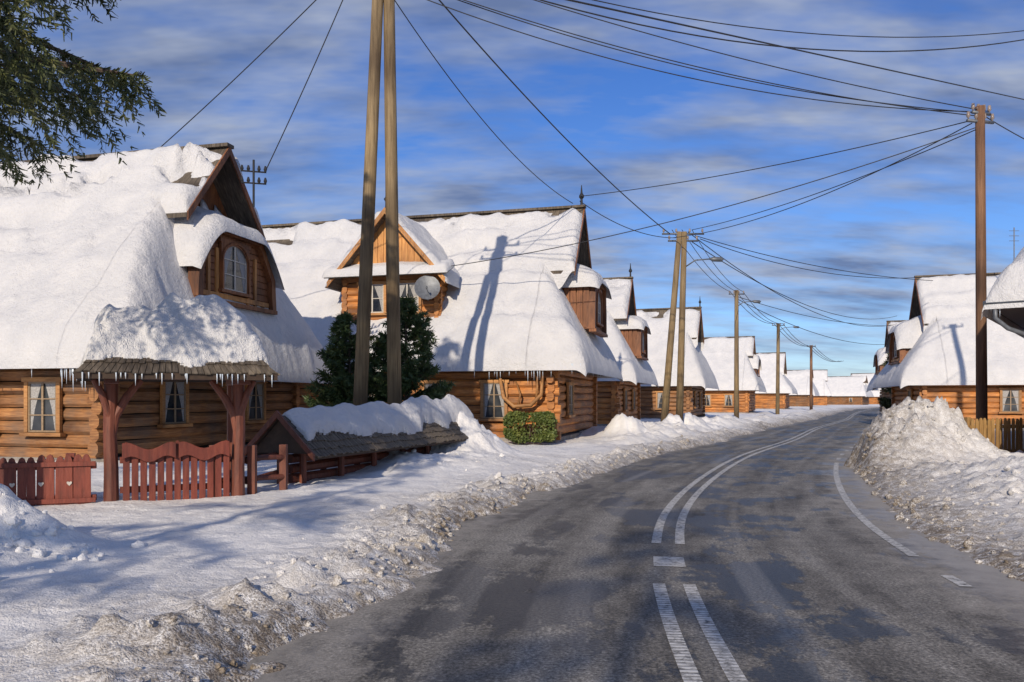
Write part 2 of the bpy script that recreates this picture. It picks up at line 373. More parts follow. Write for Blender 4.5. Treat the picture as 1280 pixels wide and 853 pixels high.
def window(mb,M4,w,h,cols=2,rows=2,arch=False,curt=True):
    t=.11; d=.09
    mb.box((0,-.03,h/2),(w,.02,h),2,M4)
    if curt:
        for sx in (-1,1):
            mb.prism([(sx*w*.49,-.041,h*.98),(sx*w*.49,-.041,h*.05),(sx*w*.40,-.041,h*.05),(sx*w*.30,-.041,h*.45),(sx*w*.06,-.041,h*.98)],(0,-.003,0),3,M4)
    mb.box((-w/2-t/2,-d/2-.01,h/2),(t,d,h+.002),0,M4); mb.box((w/2+t/2,-d/2-.01,h/2),(t,d,h+.002),0,M4)
    mb.box((0,-d/2-.014,h+t/2),(w+2*t+.12,d+.02,t),0,M4); mb.box((0,-d/2-.035,-t/2),(w+2*t+.16,d+.08,t*.8),0,M4)
    fr=.045
    for i in range(cols+1):
        x=-w/2+fr/2+(w-fr)*i/cols; mb.box((x,-.062,h/2),(fr*(1.3 if 0<i<cols else 1),.03,h),1,M4)
    for j in range(rows+1):
        z=fr/2+(h-fr)*j/rows; mb.box((0,-.060,z),(w,.024,fr*(.7 if 0<j<rows else 1)),1,M4)
    if arch:
        for sx in (-1,1):
            pts=[(sx*w/2,-.08,h)]+[(sx*w/2*math.cos(a_),-.08,h*.62+h*.36*math.sin(a_)) for a_ in np.linspace(0,math.pi/2,9)]+[(0,-.08,h)]
            mb.prism(pts,(0,-.03,0),0,M4)
        mb.tube([(w*.56*math.cos(a_),-.12,h*.62+h*.42*math.sin(a_)) for a_ in np.linspace(-.05,math.pi+.05,15)],.035,0,6,M4)
        for sx in (-1,1): mb.box((sx*w*.56,-.12,h*.31),(.07,.05,h*.62),0,M4)
def house(name,loc,th,L=14,D=9,ze=3.1,zr=10.1,ov=.75,oh=1.3,ug=-.4,zg=7.0,ro=.85,logm='log',res=.13,T0=.55,seed=0,bare=0,wins=(),ewins=(),dorm_end='',dstyle='arch',front_dormer=None,ice=True,detail=True,finial=True,rough=1.):
    E=empty(name,(loc[0],loc[1],loc[2] if len(loc)>2 else 0),-math.radians(th))
    k=(zr-ze)/(D/2+ov); kh=(zg-ze)/(oh-ug); vg=(zg-ze)/k-ov; ul=-L-ug; mid=D/2
    mb=MB(); h=.33; z=.45
    mb.box((-L/2,D/2,(ze+.2)/2),(L-.12,D-.12,ze),1)
    MR=Matrix.Rotation(math.radians(90),4,'Z')
    while z<ze+.05:
        j=lambda:random.uniform(-.09,.09)
        mb.log(-L-.28+j(),.28+j(),0,z,h*.96,.27,0)
        if detail: mb.log(-L-.28,.28,D,z,h*.96,.27,0)
        zz=z+h/2
        mb.log(-.28+j(),D+.28+j(),0,zz,h*.96,.27,0,MR); mb.log(-.28+j(),D+.28+j(),L,zz,h*.96,.27,0,MR)
        z+=h
    mb.obj('log_walls',[logm,'dark'],E)
    mb=MB(); mb.box((-L/2,D/2,.12),(L+.34,D+.34,.5),0); mb.obj('foundation',['stone'],E)
    mb=MB()
    fp=[(-L-oh,-ov,ze),(oh,-ov,ze),(ug,vg,zg),(ug+ro,vg,zg),(ug+ro,mid,zr),(ul-ro,mid,zr),(ul-ro,vg,zg),(ul,vg,zg)]
    mb.slab(fp,.13,0); mb.slab([(x,D-y,z_) for x,y,z_ in fp][::-1],.13,0)
    mb.slab([(oh,-ov,ze-.002),(oh,D+ov,ze-.002),(ug,D-vg,zg-.002),(ug,vg,zg-.002)],.12,0)
    mb.slab([(-L-oh,D+ov,ze-.002),(-L-oh,-ov,ze-.002),(ul,vg,zg-.002),(ul,D-vg,zg-.002)],.12,0)
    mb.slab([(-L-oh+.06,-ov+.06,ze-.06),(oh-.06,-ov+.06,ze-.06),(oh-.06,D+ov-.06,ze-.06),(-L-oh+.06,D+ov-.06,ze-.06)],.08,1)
    mb.box(((ug+ul)/2,mid,zr+.02),(ug-ul+2*ro+.1,.34,.1),0)
    for uu,sg in ((ug,1),(ul,-1)):
        mb.prism([(uu-.04*sg,vg,zg-.3),(uu-.04*sg,D-vg,zg-.3),(uu-.04*sg,D-vg,zg-.1),(uu-.04*sg,mid,zr-.16),(uu-.04*sg,vg,zg-.1)],(-.08*sg,0,0),2)
        for a_,b_ in ((vg,mid),(D-vg,mid)):
            x=uu+ro*sg+.03*sg
            mb.prism([(x,a_,zg-.22),(x,b_,zr-.24),(x,b_,zr+.02),(x,a_,zg+.04)],(-.05*sg,0,0),2)
        xx=uu+ro*sg*.9
        if finial: mb.tube([(xx,mid,zr),(xx,mid,zr+.35),(xx,mid,zr+.42),(xx,mid,zr+.5),(xx,mid,zr+.6),(xx,mid,zr+.95)],[.06,.05,.11,.11,.05,.015],3,8)
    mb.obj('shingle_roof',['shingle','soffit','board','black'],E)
    ext=.14
    def snow(U,Vv,main):
        f=ze+k*(Vv+ov); b_=ze+k*(D+ov-Vv); R=np.minimum(f,b_); R0=R
        hipf=smin(smin(ze+kh*(oh-U),R+0.,.9),ze+kh*(U+L+oh),.9)
        hard=np.minimum(R,np.minimum(ze+kh*(oh-U),ze+kh*(U+L+oh)))
        if not main: R=np.maximum(hipf,hard-.28)
        else: 
            w=np.where((Vv>vg)&(Vv<D-vg),0,1)*sm((1.2-np.minimum(abs(ug-U),abs(U-ul)))/1.0)
            R=R*(1-w)+np.maximum(hipf,hard-.28)*w
        de=np.minimum(np.minimum(Vv+ov+ext+.16*(vnoise(U*1.4,seed+U*0)-.5),D+ov+ext-Vv),np.minimum(oh+ext-U,U+L+oh+ext))
        q=np.clip(de/.45,0,1); edge=np.sqrt(np.clip(1-(1-q)**2,0,1))
        us=U+seed*7.3; dr=abs(Vv-mid)
        T=T0*(.66+.65*fbm(us*.45,Vv*.45,3))+rough*(.26*(fbm(us*.25,Vv*1.9,3)-.5)+.24*(fbm(us*1.5,Vv*1.5,3)-.5))
        T=T+.12*sm(1-(Vv+ov)/1.3)
        ph=(Vv*1.3+.7*fbm(us*.35,Vv*.3+8,3)); saw=ph-np.floor(ph); terr=(sm((1-saw)*1.35)-.5)*.30*rough*sm((3.8-dr)/1.5)*sm((fbm(us*.4+5,Vv*.5,2)-.36)*8)
        if main:
            T=(T+terr)*sm((dr+.35*(fbm(us*.8,Vv*.0+3,3)-.5)-.10)/.5)
            if bare: T=T*(1-sm((fbm(us*.7+2,Vv*1.6,3)-.52)*8)*sm((bare-dr)/.5))
            du=np.minimum(ug+ro-U,U-ul+ro); q2=np.clip(du/.4,0,1); T=T*np.where((dr<mid-vg),.15+.85*np.sqrt(np.clip(1-(1-q2)**2,0,1)),1)
        else:
            s_=sm(np.maximum(U-ug,ul-U)/.9); T=(T+terr*(1-s_))*(1-.1*s_)
        t=np.maximum(T,-.06)*np.where(T>0,edge,1); t=np.where((t<.03)&(de>.05),-.06,t)
        return np.where(t<-.05,np.minimum(R,hard) if not main else R,R)+t,hard-.02 if not main else np.minimum(R,R0)-.02
    us=np.arange(ul-ro,ug+ro+1e-3,res)
    us=np.unique(np.round(np.concatenate([us,[ul-ro,ul,ug,ug+ro]]),4)); 
    vs=np.unique(np.round(np.concatenate([np.arange(-ov-ext,D+ov+ext,res),[-ov-ext+.03,-ov-ext+.07,D+ov+ext,vg,D-vg,mid]]),4))
    hfmesh('roof_snow',us,vs,lambda a_,b_:snow(a_,b_,True),E,keep=lambda u,v:((u>ul)&(u<ug))|((v>vg)&(v<D-vg)))
    r2=min(res,.1)
    ur=np.unique(np.round(np.concatenate([np.arange(ug,oh+ext,r2),[oh+ext,oh+ext-.03,oh+ext-.07]]),4))
    hfmesh('hip_snow_right',ur,vs,lambda a_,b_:snow(a_,b_,False),E)
    hfmesh('hip_snow_left',-L-ur[::-1],vs,lambda a_,b_:snow(a_,b_,False),E)
    if ice:
        mb=MB()
        for q in range(int(L*17)):
            u=random.uniform(-L-oh,oh); nn=float(vnoise(u*1.1,seed+.5))
            if random.random()>nn*1.5: continue
            l=(.08+.65*random.random()**2)*(.3+1.0*nn); yy=-ov-.05+random.uniform(-.03,.02)
            mb.tube([(u,yy,ze+.02),(u+.01,yy,ze-.02-l*.5),(u+.01,yy,ze-.02-l)],[.014+.022*l,.010+.010*l,.002],0,5)
        for q in range(int(D*8)):
            v=random.uniform(-ov,D+ov); l=.04+.4*random.random()**2
            mb.tube([(oh+.04,v,ze+.02),(oh+.04,v,ze-.02-l)],[.010+.022*l,.002],0,5)
        mb.obj('icicles',['ice'],E,True)
    mb=MB()
    for (u,z,w,hh,*r) in wins: window(mb,Matrix.Translation((u,-.15,z)),w,hh,2,r[0] if r else 3)
    for (v,z,w,hh,*r) in ewins: 
        window(mb,Matrix.Translation((.15,v,z))@MR,w,hh,2,3)
        window(mb,Matrix.Translation((-L-.15,v,z))@Matrix.Rotation(math.radians(-90),4,'Z'),w,hh,2,3)
    if wins or ewins: mb.obj('windows',['trim','sash','glass','curtain'],E,bevel=.008)
    for side in dorm_end:
        sg=1 if side=='r' else -1; X0=0 if sg==1 else -L
        arch=dstyle=='arch'
        z0,z1=(zg-2.3,zg-.3); wb,wt=(1.9,1.2) if arch else (1.55,1.45); xf=.66 if arch else .95; dp=1.6 if arch else 2.6
        P=lambda x,y,z_:(X0+sg*x,y,z_)
        mb=MB()
        mb.prism([P(xf,mid-wb,z0),P(xf,mid+wb,z0),P(xf,mid+wb*.98,z0+.9),P(xf,mid+wt,z1),P(xf,mid-wt,z1),P(xf,mid-wb*.98,z0+.9)],(-sg*dp,0,0),0)
        zz=z0+.05
        while zz<z1-.05:
            hw=wb-.03 if zz<z0+.85 else wb-(wb-wt)*(zz-z0-.85)/(z1-z0-.85)-.05
            mb.box(P(xf+.02,mid,zz+.09),(.05,2*hw,.17),0); zz+=.2
        mb.box(P(xf+.12,mid,z0-.06),(.3,2*wb+.2,.12),2)
        if arch:
            for yy in (-1.35,-.95,.62,1.02): mb.box(P(xf+.06,mid+yy,z0+.75),(.07,.12,1.5),3)
            mb.box(P(xf+.07,mid,z0+.15),(.08,2*wb-.3,.14),3)
        else:
            for s1 in (-1,1):
                for q in range(9): mb.box(P(xf-.15-q*.27,mid+s1*(wb+.01),(z0+z1)/2),(.23,.06,z1-z0-.1),0)
        for (s1) in (-1,1):
            pl=[P(xf+.22,mid+s1*(wb+.12),z0+.0),P(xf+.22,mid+s1*(wb+.05),z0+.95),P(xf+.22,mid+s1*wt,z1+.06),P(xf+.22,mid+s1*(wt-.18),z1-.04),P(xf+.22,mid+s1*(wb-.16),z0+.9),P(xf+.22,mid+s1*(wb-.1),z0)]
            mb.prism(pl,(-sg*.35,0,0),2)
        mb.box(P(xf+.06,mid,z1-.02),(.34,2*wt,.12),2)
        wm=Matrix.Translation(P(xf+.06,mid-.15,z0+.35))@Matrix.Rotation(math.radians(90*sg),4,'Z')
        mb.obj('hip_dormer',['board','trim','board','goldboard'],E)
        mb=MB(); window(mb,wm,1.2,1.35,2,3,arch=True); mb.obj('hip_dormer_window',['board','white','glass','curtain'],E)
        dr_=(z1-z0-.75) if arch else .35
        def ds(U,Vv):
            a_=abs(Vv-mid)/(wb+.28); top=(z1+.10)-dr_*np.clip((a_-.45)/.55,0,1)**1.6
            xx=(U-X0)*sg; de=np.minimum(xf+.42-xx,(1-a_)*(wb+.28)); q=np.clip(de/.35,0,1)
            t=(.38+.35*(fbm(U*1.2+seed,Vv*1.2,3)-.5))*np.sqrt(np.clip(1-(1-q)**2,0,1))
            return top+t+ (xf-xx)*.35,top-.05
        uu=np.linspace(ug-.2,xf+.42,14)
        if sg<0: uu=(-L-uu)[::-1]
        hfmesh('hip_dormer_snow',uu,np.linspace(mid-wb-.28,mid+wb+.28,44),ds,E)
    if front_dormer:
        uc,vd,hw,z0,z1,za=front_dormer
        kd=(za-z1)/hw; mb=MB()
        vb=vd+4.2
        mb.box((uc,(vd+vb)/2,(z0+z1)/2),(2*hw-.3,vb-vd,z1-z0),1)
        zz=z0+.12
        while zz<z1: mb.log(uc-hw-.05,uc+hw+.05,vd,zz,.25,.2,0); zz+=.26
        zz=z0+.25
        while zz<z1:
            mb.log(vd-.15,vb,-(uc+hw-.12),zz,.25,.2,0,MR); mb.log(vd-.15,vb,-(uc-hw+.12),zz,.25,.2,0,MR); zz+=.26
        mb.prism([(uc-hw-.1,vd-.12,z1),(uc+hw+.1,vd-.12,z1),(uc,vd-.12,za-.05)],(0,.1,0),2)
        nb=16
        for q in range(nb):
            x=-hw+2*hw*(q+.5)/nb; hh=(1-abs(x)/hw)*(za-z1)-.12
            if hh>.1: mb.box((uc+x,vd-.14,z1+.05+hh/2),(2*hw/nb-.025,.03,hh),2)
        for s1 in (-1,1):
            e=hw+.42; x0=uc+s1*e; 
            pl=[(x0,vd-.62,za-kd*e),(uc,vd-.62,za),(uc,vb+.5,za),(x0,vb+.5,za-kd*e)]
            mb.slab(pl if s1<0 else pl[::-1],.12,3)
            pl=[(x0,vd-.66,za-kd*e-.16),(uc,vd-.66,za-.2),(uc,vd-.66,za+.05),(x0,vd-.66,za-kd*e+.07)]
            mb.prism(pl,(0,.05,0),2)
        mb.slab([(uc-hw-.5,vd-.75,z1-.18),(uc+hw+.5,vd-.75,z1-.18),(uc+hw+.5,vd+.1,z1+.16),(uc-hw-.5,vd+.1,z1+.16)],.1,3)
        mb.tube([(uc,vd-.5,za),(uc,vd-.5,za+.3),(uc,vd-.5,za+.4),(uc,vd-.5,za+.48),(uc,vd-.5,za+.9)],[.05,.04,.1,.04,.012],4,8)
        mb.obj('front_dormer',['log','dark','goldboard','shingle','black'],E)
        mb=MB(); window(mb,Matrix.Translation((uc-.75,vd-.1,z0+.55)),1.0,1.15,2,2); window(mb,Matrix.Translation((uc+.75,vd-.1,z0+.55)),1.0,1.15,2,2)
        mb.obj('front_dormer_windows',['trim','white','glass','curtain'],E)
        def fs(U,Vv):
            a_=abs(U-uc); R=za-kd*a_; de=np.minimum(hw+.5-a_,Vv-vd+.66); q=np.clip(de/.3,0,1)
            t=(.34+.35*(fbm(U*1.1,Vv*1.1,3)-.5))*np.sqrt(np.clip(1-(1-q)**2,0,1))*sm((a_-.05)/.35); t=np.where(t<.03,-.05,t)
            return R+t,R-.03
        hfmesh('front_dormer_snow',np.linspace(uc-hw-.5,uc+hw+.5,60),np.linspace(vd-.66,vb+.6,40),fs,E)
        def ps(U,Vv):
            R=z1-.18+(Vv-vd+.75)*.4; de=np.minimum(hw+.55-abs(U-uc),Vv-vd+.8); q=np.clip(de/.25,0,1)
            return R+(.20+.15*fbm(U*1.3,Vv,3))*np.sqrt(np.clip(1-(1-q)**2,0,1)),R-.03
        hfmesh('front_dormer_ledge_snow',np.linspace(uc-hw-.55,uc+hw+.55,60),np.linspace(vd-.8,vd+.15,12),ps,E)
    return E
h1=house('log_house',(-10.0,19.6),14,L=13,D=9,ze=2.75,zr=9.35,ov=.9,zg=6.95,ro=.9,logm='logdark',res=.085,T0=.58,seed=1,dorm_end='r',finial=False,bare=1.7,rough=1.35,
  wins=[(-1.6,1.0,.85,1.25),(-3.6,1.0,.85,1.25),(-6,1,.85,1.25),(-9,1,.85,1.25)],ewins=[(2.4,1.15,.9,1.2),(6.4,1.15,.9,1.2)])
h2=house('log_house',(1.5,30.0),15,L=16,D=9,ze=3.1,zr=10.05,zg=7.0,ug=-.8,ro=1.25,res=.1,seed=4,T0=.5,rough=1.2,bare=1.3,dorm_end='r',dstyle='box',front_dormer=(-6.7,.45,2.1,4.75,6.95,9.35),
  wins=[(-2.2,1.1,.85,1.35),(-4.6,1.1,.85,1.35),(-7.5,1.1,.85,1.35)],ewins=[(2.6,1.2,.9,1.2)])
house('log_house',(6.0,47.0),17,L=12,ze=3.1,zr=9.6,zg=6.8,res=.2,seed=6,dorm_end='r',dstyle='box',ug=-.8,ro=1.2,wins=[(-2.,1.1,.85,1.3),(-4.5,1.1,.85,1.3)],ewins=[(3,1.2,.9,1.2),(6.5,1.2,.9,1.2)],ice=False,bare=1.1)
house('log_house',(14.0,63.5),20,L=13,ze=3.1,zr=9.6,zg=6.9,res=.25,seed=8,wins=[(-2.,1.1,.85,1.3),(-4.5,1.1,.85,1.3)],ewins=[(3,1.2,.9,1.2),(6.5,1.2,.9,1.2)],ice=False,logm='logdark',bare=1.2)
house('log_house',(27.0,92),22,L=12,ze=3.1,zr=9.4,res=.35,seed=9,ice=False,detail=False,wins=[(-2.,1.1,.85,1.3),(-4.5,1.1,.85,1.3)],dorm_end='r',finial=False)
house('log_house',(44.5,131),24,L=13,ze=3.1,zr=9.8,zg=6.4,ug=-1.,res=.45,seed=11,ice=False,detail=False,finial=False)
house('log_house',(66,178),26,L=11,ze=3.1,zr=8.6,res=.6,seed=12,ice=False,detail=False,finial=False,logm='logdark')
house('log_house',(84,214),20,L=13,ze=3.1,zr=10.0,res=.6,seed=13,ice=False,detail=False,finial=False)
house('log_house',(104,238),36,L=12,ze=3.1,zr=9.0,res=.6,seed=20,ice=False,detail=False,finial=False,logm='logdark',wins=[(-3,1.1,.9,1.3)])
house('log_house',(128,268),34,L=14,ze=3.1,zr=11,res=.6,seed=21,ice=False,detail=False,finial=False,wins=[(-3,1.1,.9,1.3)])
house('log_house',(39.0,44.5),16,L=14.6,D=9,ze=2.9,zr=9.9,ug=-1.1,zg=6.6,ro=.7,res=.16,seed=15,ice=False,dorm_end='l',finial=False,wins=[(-2,1.1,.9,1.3),(-6,1.1,.9,1.3),(-10,1.1,.9,1.3)],ewins=[(3,1.2,.9,1.2)])
house('log_house',(52,77),18,L=14,ze=3.1,zr=10.2,ug=-.9,res=.3,seed=16,ice=False,detail=False,logm='logdark',dorm_end='l',finial=False)
house('log_house',(76,128),22,L=13,ze=3.1,zr=9.2,res=.5,seed=18,ice=False,detail=False,finial=False)
h9=house('log_house',(20.35,13.4),38,L=9.3,D=8,ze=4.15,zr=9.3,ov=.9,zg=7.4,res=.12,seed=19,ice=True,detail=True,finial=False)
mb=MB(); mb.tube([(-10.7,-.98,4.1),(-.2,-.98,4.08)],.07,0,8)
mb.tube([(-10.45,-.98,4.05),(-10.45,-.98,3.75),(-10.2,-.85,3.5),(-9.75,-.5,3.3),(-9.5,-.28,3.2),(-9.5,-.25,.1)],.055,0,8)
mb.obj('gutter_and_downpipe',['metal'],h9,True)
mb=MB()
mb.tube([(-1.88,-.5,2.6),(-1.75,-.5,1.9),(-1.35,-.5,1.55),(-.7,-.5,1.6),(-.3,-.5,2.0),(-.25,-.5,2.7)],[.06,.075,.08,.08,.07,.05],0,10)
mb.tube([(-.5,-.5,1.8),(-.45,-.48,2.3),(-.5,-.4,2.9)],[.05,.04,.04],0,8)
mb.tube([(-1.2,-.5,1.55),(-1.1,-.48,2.0),(-1.3,-.4,2.5)],[.05,.04,.03],0,8)
mb.obj('carved_branch',['trim'],h2,True)
mb=MB(); n=20; dc=Vector((-4.85,-.35,6.15))
vs=[(0,.10,0)]
for rI,(r,y) in enumerate([(.25,.07),(.5,-.0)]):
    for k in range(n): vs.append((r*math.cos(2*math.pi*k/n),y,r*1.05*math.sin(2*math.pi*k/n)))
fs=[(0,1+(k+1)%n,1+k) for k in range(n)]+[(1+k,1+(k+1)%n,1+n+(k+1)%n,1+n+k) for k in range(n)]
mt=Matrix.Translation(dc)@Matrix.Rotation(math.radians(18),4,'Z')@Matrix.Rotation(math.radians(-20),4,'X')
mb.add(vs,fs,0,mt); mb.tube([(0,.1,-.1),(0,-.4,-.25)],.015,0,6,mt); mb.tube([(0,-.42,-.25),(0,-.34,-.16)],.035,0,8,mt); mb.tube([(0,.1,0),(.0,.7,-.2)],.03,0,6,mt)
mb.obj('dish_reflector',['metal'],h2,True)
mast=empty('roof_service_mast',(0,0,0))
mb=MB(); mb.tube([(-7.75,24.0,7.6),(-7.75,24.0,9.0)],.035,0,8)
for z in (8.3,8.65): 
    mb.tube([(-8.1,23.9,z),(-7.4,24.1,z)],.025,0,6)
    for x in (-8.08,-7.9,-7.6,-7.42): mb.tube([(x,24+(x+7.75)*.2,z),(x,24+(x+7.75)*.2,z+.08),(x,24+(x+7.75)*.2,z+.18)],[.03,.055,.025],1,8)
mb.obj('mast_and_insulators',['black','black'],mast)
# ------------------------------------------------------------ covered gate
G=empty('covered_wooden_gate',(-5.45,13.0,0),math.radians(27))
mb=MB()
for sx in (-.95,.95):
    x0=sx
    mb.tube([(x0,0,0),(x0,0,.7),(x0+.02*sx,-.01,1.3),(x0,0,2.2)],[.12,.11,.10,.11],0,10)
    s_=-1 if sx>0 else 1
    mb.tube([(sx,-.02,1.15),(sx+s_*.06,-.02,1.55),(sx+s_*.22,-.02,1.85),(sx+s_*.42,-.02,2.12)],[.06,.07,.065,.055],0,8)
    mb.tube([(sx,-.0,1.3),(sx-s_*.04,-.06,1.6),(sx-s_*.13,-.10,1.9),(sx-s_*.24,-.12,2.12)],[.05,.06,.055,.05],0,8)
    mb.box((sx,0,2.12),(.2,1.4,.14),0)
mb.box((0,0,2.2),(2.4,.18,.14),0)
mb.box((-.95,.7,1.1),(.15,.15,2.2),0); mb.box((.95,.7,1.1),(.15,.15,2.2),0)
def hw_picket(mb,x,w,z0,z1,y,mat=1,M4=None):
    mb.prism([(x-w/2,y,z0),(x+w/2,y,z0),(x+w/2,y,z1-.07),(x+w*.25,y,z1-.015),(x,y,z1),(x-w*.25,y,z1-.015),(x-w/2,y,z1-.07)],(0,.03,0),mat,M4)
n=13
for i in range(n):
    x=-.8+1.62*(i+.5)/n; t=(x+.8)/1.62
    hw_picket(mb,x,.098,.12,1.06+.11*math.cos(t*4*math.pi)-.02,-.10)
for z in (.38,.85): mb.box((0,-.03,z),(1.66,.07,.1),1)
for s1 in (-1,1):
    pts=[]
    for k in range(13):
        t=k/12; pts.append((s1*(.80-.78*t),-.135,1.02+.16*math.sin(t*math.pi)*.6+.10*math.cos(t*2*math.pi)))
    low=[(p[0],p[1],.86+.05*math.sin(k/12*math.pi*3)) for k,p in enumerate(pts)]
    mb.prism(pts+low[::-1],(0,-.035,0),1)
mb.obj('gate_frame_and_leaves',['redbrown','red'],G,bevel=.006)
mb=MB(); L2=1.42; W2=.98; ze=2.2; zr=2.95; lg=.85; zg=2.68
def shing(P0,P1,Q0,Q1,rows,mat=0,w=.09,t=.02):
    P0,P1,Q0,Q1=map(Vector,(P0,P1,Q0,Q1))
    for r in range(rows):
        a=r/rows; b=min(1,(r+1.35)/rows)
        A0=P0.lerp(Q0,a);A1=P1.lerp(Q1,a);B0=P0.lerp(Q0,b);B1=P1.lerp(Q1,b)
        n=max(1,int((A1-A0).length/w)); nn=(P1-P0).cross(Q0-P0).normalized()
        for i in range(n):
            g=.06; j=random.uniform(-.02,.04)
            a0=A0.lerp(A1,(i+g)/n);a1=A0.lerp(A1,(i+1-g)/n);b0=B0.lerp(B1,(i+g)/n);b1=B0.lerp(B1,(i+1-g)/n)
            dn=(a0-b0).normalized()*j; a0=a0+dn+nn*.03;a1=a1+dn+nn*.03
            q=[a0,a1,b1,b0]; mb.add([tuple(p) for p in q]+[tuple(p-nn*t) for p in q],[(0,1,2,3),(7,6,5,4),(0,4,5,1),(1,5,6,2),(2,6,7,3),(3,7,4,0)],mat)
for sg in (-1,1):
    a=[(-L2,-W2*1,ze),(L2,-W2,ze),(lg,0,zr),(-lg,0,zr)]
    a=[(x,y*sg*-1 if sg>0 else y,z) for x,y,z in a]
    mb.slab(a if sg<0 else a[::-1],.09,1)
    if sg<0: shing(a[0],a[1],a[3],a[2],5)
    else: shing(a[1],a[0],a[2],a[3],5)
    e=[(sg*L2,-W2,ze),(sg*L2,W2,ze),(sg*(lg+.05),.32,zg),(sg*(lg+.05),-.32,zg)]
    mb.slab(e if sg>0 else e[::-1],.085,1)
    if sg>0: shing(e[0],e[1],e[3],e[2],4)
    else: shing(e[1],e[0],e[2],e[3],4)
    mb.prism([(sg*(lg+.12),-.40,zg-.02),(sg*(lg+.12),.40,zg-.02),(sg*(lg+.12),0,zr+.14)],(-sg*.1,0,0),1)
    for s1 in (-1,1):
        pl=[(sg*(lg+.24),s1*.46,zg-.02),(sg*(lg+.24),0,zr+.2),(0,0,zr+.2),(0,s1*.46,zg-.02)]; mb.slab(pl,.05,0)
mb.obj('gate_shingle_roof',['shingle','soffit'],G)
def gde(U,Vv): return np.minimum(L2-.12-abs(U)+.3*(fbm(Vv*2,U*0+4)-.5),W2-.24-abs(Vv)+.5*(fbm(U*1.9,U*0+1)-.5))
def gs(U,Vv):
    main=ze+(zr-ze)*(1-abs(Vv)/W2); hip=ze+(zr-ze)*1.0*(L2-abs(U))/(L2-lg); base=np.minimum(main,hip)
    cap=zr+.2-abs(Vv)*.95-.9*np.maximum(abs(U)-lg-.12,0)**1.2*2; a=np.maximum(base,cap*(abs(Vv)<.6)*(abs(U)<lg+.35))
    q=np.clip(gde(U,Vv)/.38,0,1)
    t=(.26+.62*(fbm(U*1.9+3,Vv*1.9,3)-.5))*np.sqrt(np.clip(1-(1-q)**2,0,1))
    return a+np.maximum(t,.04),base-.0
hfmesh('gate_roof_snow',np.linspace(-L2,L2,110),np.linspace(-W2,W2,76),gs,G,keep=lambda u,v:gde(u,v)>0)
mb=MB()
for q in range(22):
    x=random.uniform(-L2,L2); l=.03+.2*random.random()**2; mb.tube([(x,-W2-.03,ze+.0),(x,-W2-.03,ze-.04-l)],[.011,.002],0,5)
mb.obj('gate_icicles',['ice'],G,True)
# ------------------------------------------------------------ fences
def picket_fence(name,p0,p1,h,sp,w,mat,zb=.0,cut=False):
    p0=Vector((*p0,0));p1=Vector((*p1,0)); L=(p1-p0).length; ang=math.atan2(p1.y-p0.y,p1.x-p0.x)
    E=empty(name,p0,ang); mb=MB(); n=int(L/sp)
    for i in range(n):
        x=(i+.5)*sp; j=random.uniform(-.02,.02); tl=random.uniform(-.012,.012)
        mb.prism([(x-w/2,0,zb),(x+w/2,0,zb),(x+w/2+tl,0,h-.09+j),(x+w*.28+tl,0,h-.02+j),(x+tl,0,h+j),(x-w*.28+tl,0,h-.02+j),(x-w/2+tl,0,h-.09+j)],(random.uniform(-.004,.004),.028,0),0)
    for z in (h*.3,h*.82): mb.box((L/2,.065,z),(L,.07,.09),0)
    for i in range(int(L/2.2)+1): mb.box((min(i*2.2,L),.12,h/2),(.12,.12,h+.05),0)
    if cut: 
        mb.box((L/2,-.02,h*.86),(L,.03,.07),0); mb.box((L/2,-.02,h*.27),(L,.03,.07),0)
        x=.3
        while x<L:
            z=h*.55; pts=[]
            for k in range(14):
                t=2*math.pi*k/14; pts.append((x+.038*math.sin(t)**3,-.012,z+.04*(13*math.cos(t)-5*math.cos(2*t)-2*math.cos(3*t))/16))
            mb.prism(pts,(0,.008,0),1); x+=.38
    mb.obj('pickets',[mat,'white'],E); return E
picket_fence('red_picket_fence',(-16,9.6),(-8.9,11.5),1.0,.13,.115,'red')
picket_fence('red_picket_fence',(-8.85,11.5),(-6.45,12.4),.95,.125,.118,'red',cut=True)
picket_fence('picket_fence',(12.5,21.8),(24,23.6),1.3,.125,.095,'picket',zb=.0)
E=empty('rail_fence',(0,0,0)); mb=MB()
pA=Vector((-4.45,13.7,0)); pB=Vector((-4.35,15.9,0))
mb.box((*pA.xy,.5),(.13,.13,1.05),0)
for z in (.4,.75): mb.tube([pA+Vector((-.1,0,z)),pB+Vector((-.2,0,z))],.05,0,8)
mb.box((-4.95,13.25,.55),(.1,.1,1.0),0)
mb.tube([(-4.9,13.4,.8),(-4.1,14.3,.78)],.045,0,8); mb.tube([(-4.9,13.4,.45),(-4.1,14.3,.43)],.045,0,8)
mb.box((-4.1,14.35,.5),(.12,.12,1.0),0)
mb.obj('rails',['redbrown'],E)
# ------------------------------------------------------------ roofed log fence
ang=math.atan2(8.2,2.9); RF=empty('shingle_roofed_log_fence',(-4.35,15.6,0),ang); Lf=8.3
mb=MB()
for x in np.arange(.15,Lf,1.4):
    for y in (-.22,.22): mb.tube([(x,y,0),(x,y,.9)],.07,2,8)
for z in (.25,.45,.65): mb.log(0,Lf,0,z,.18,.2,2)
rz0,rz1=.72,1.5
for sy in (-1,1):
    P0=(-.35,sy*.78,rz0);P1=(Lf+.2,sy*.78,rz0);Q0=(-.35,0,rz1);Q1=(Lf+.2,0,rz1)
    sl=[P0,P1,Q1,Q0] if sy<0 else [P1,P0,Q0,Q1]
    mb.slab(sl,.05,1); shing(sl[0],sl[1],sl[3],sl[2],6,0,.11)
mb.prism([(-.3,-.62,rz0+.06),(-.3,.62,rz0+.06),(-.3,0,rz1-.08)],(.05,0,0),1)
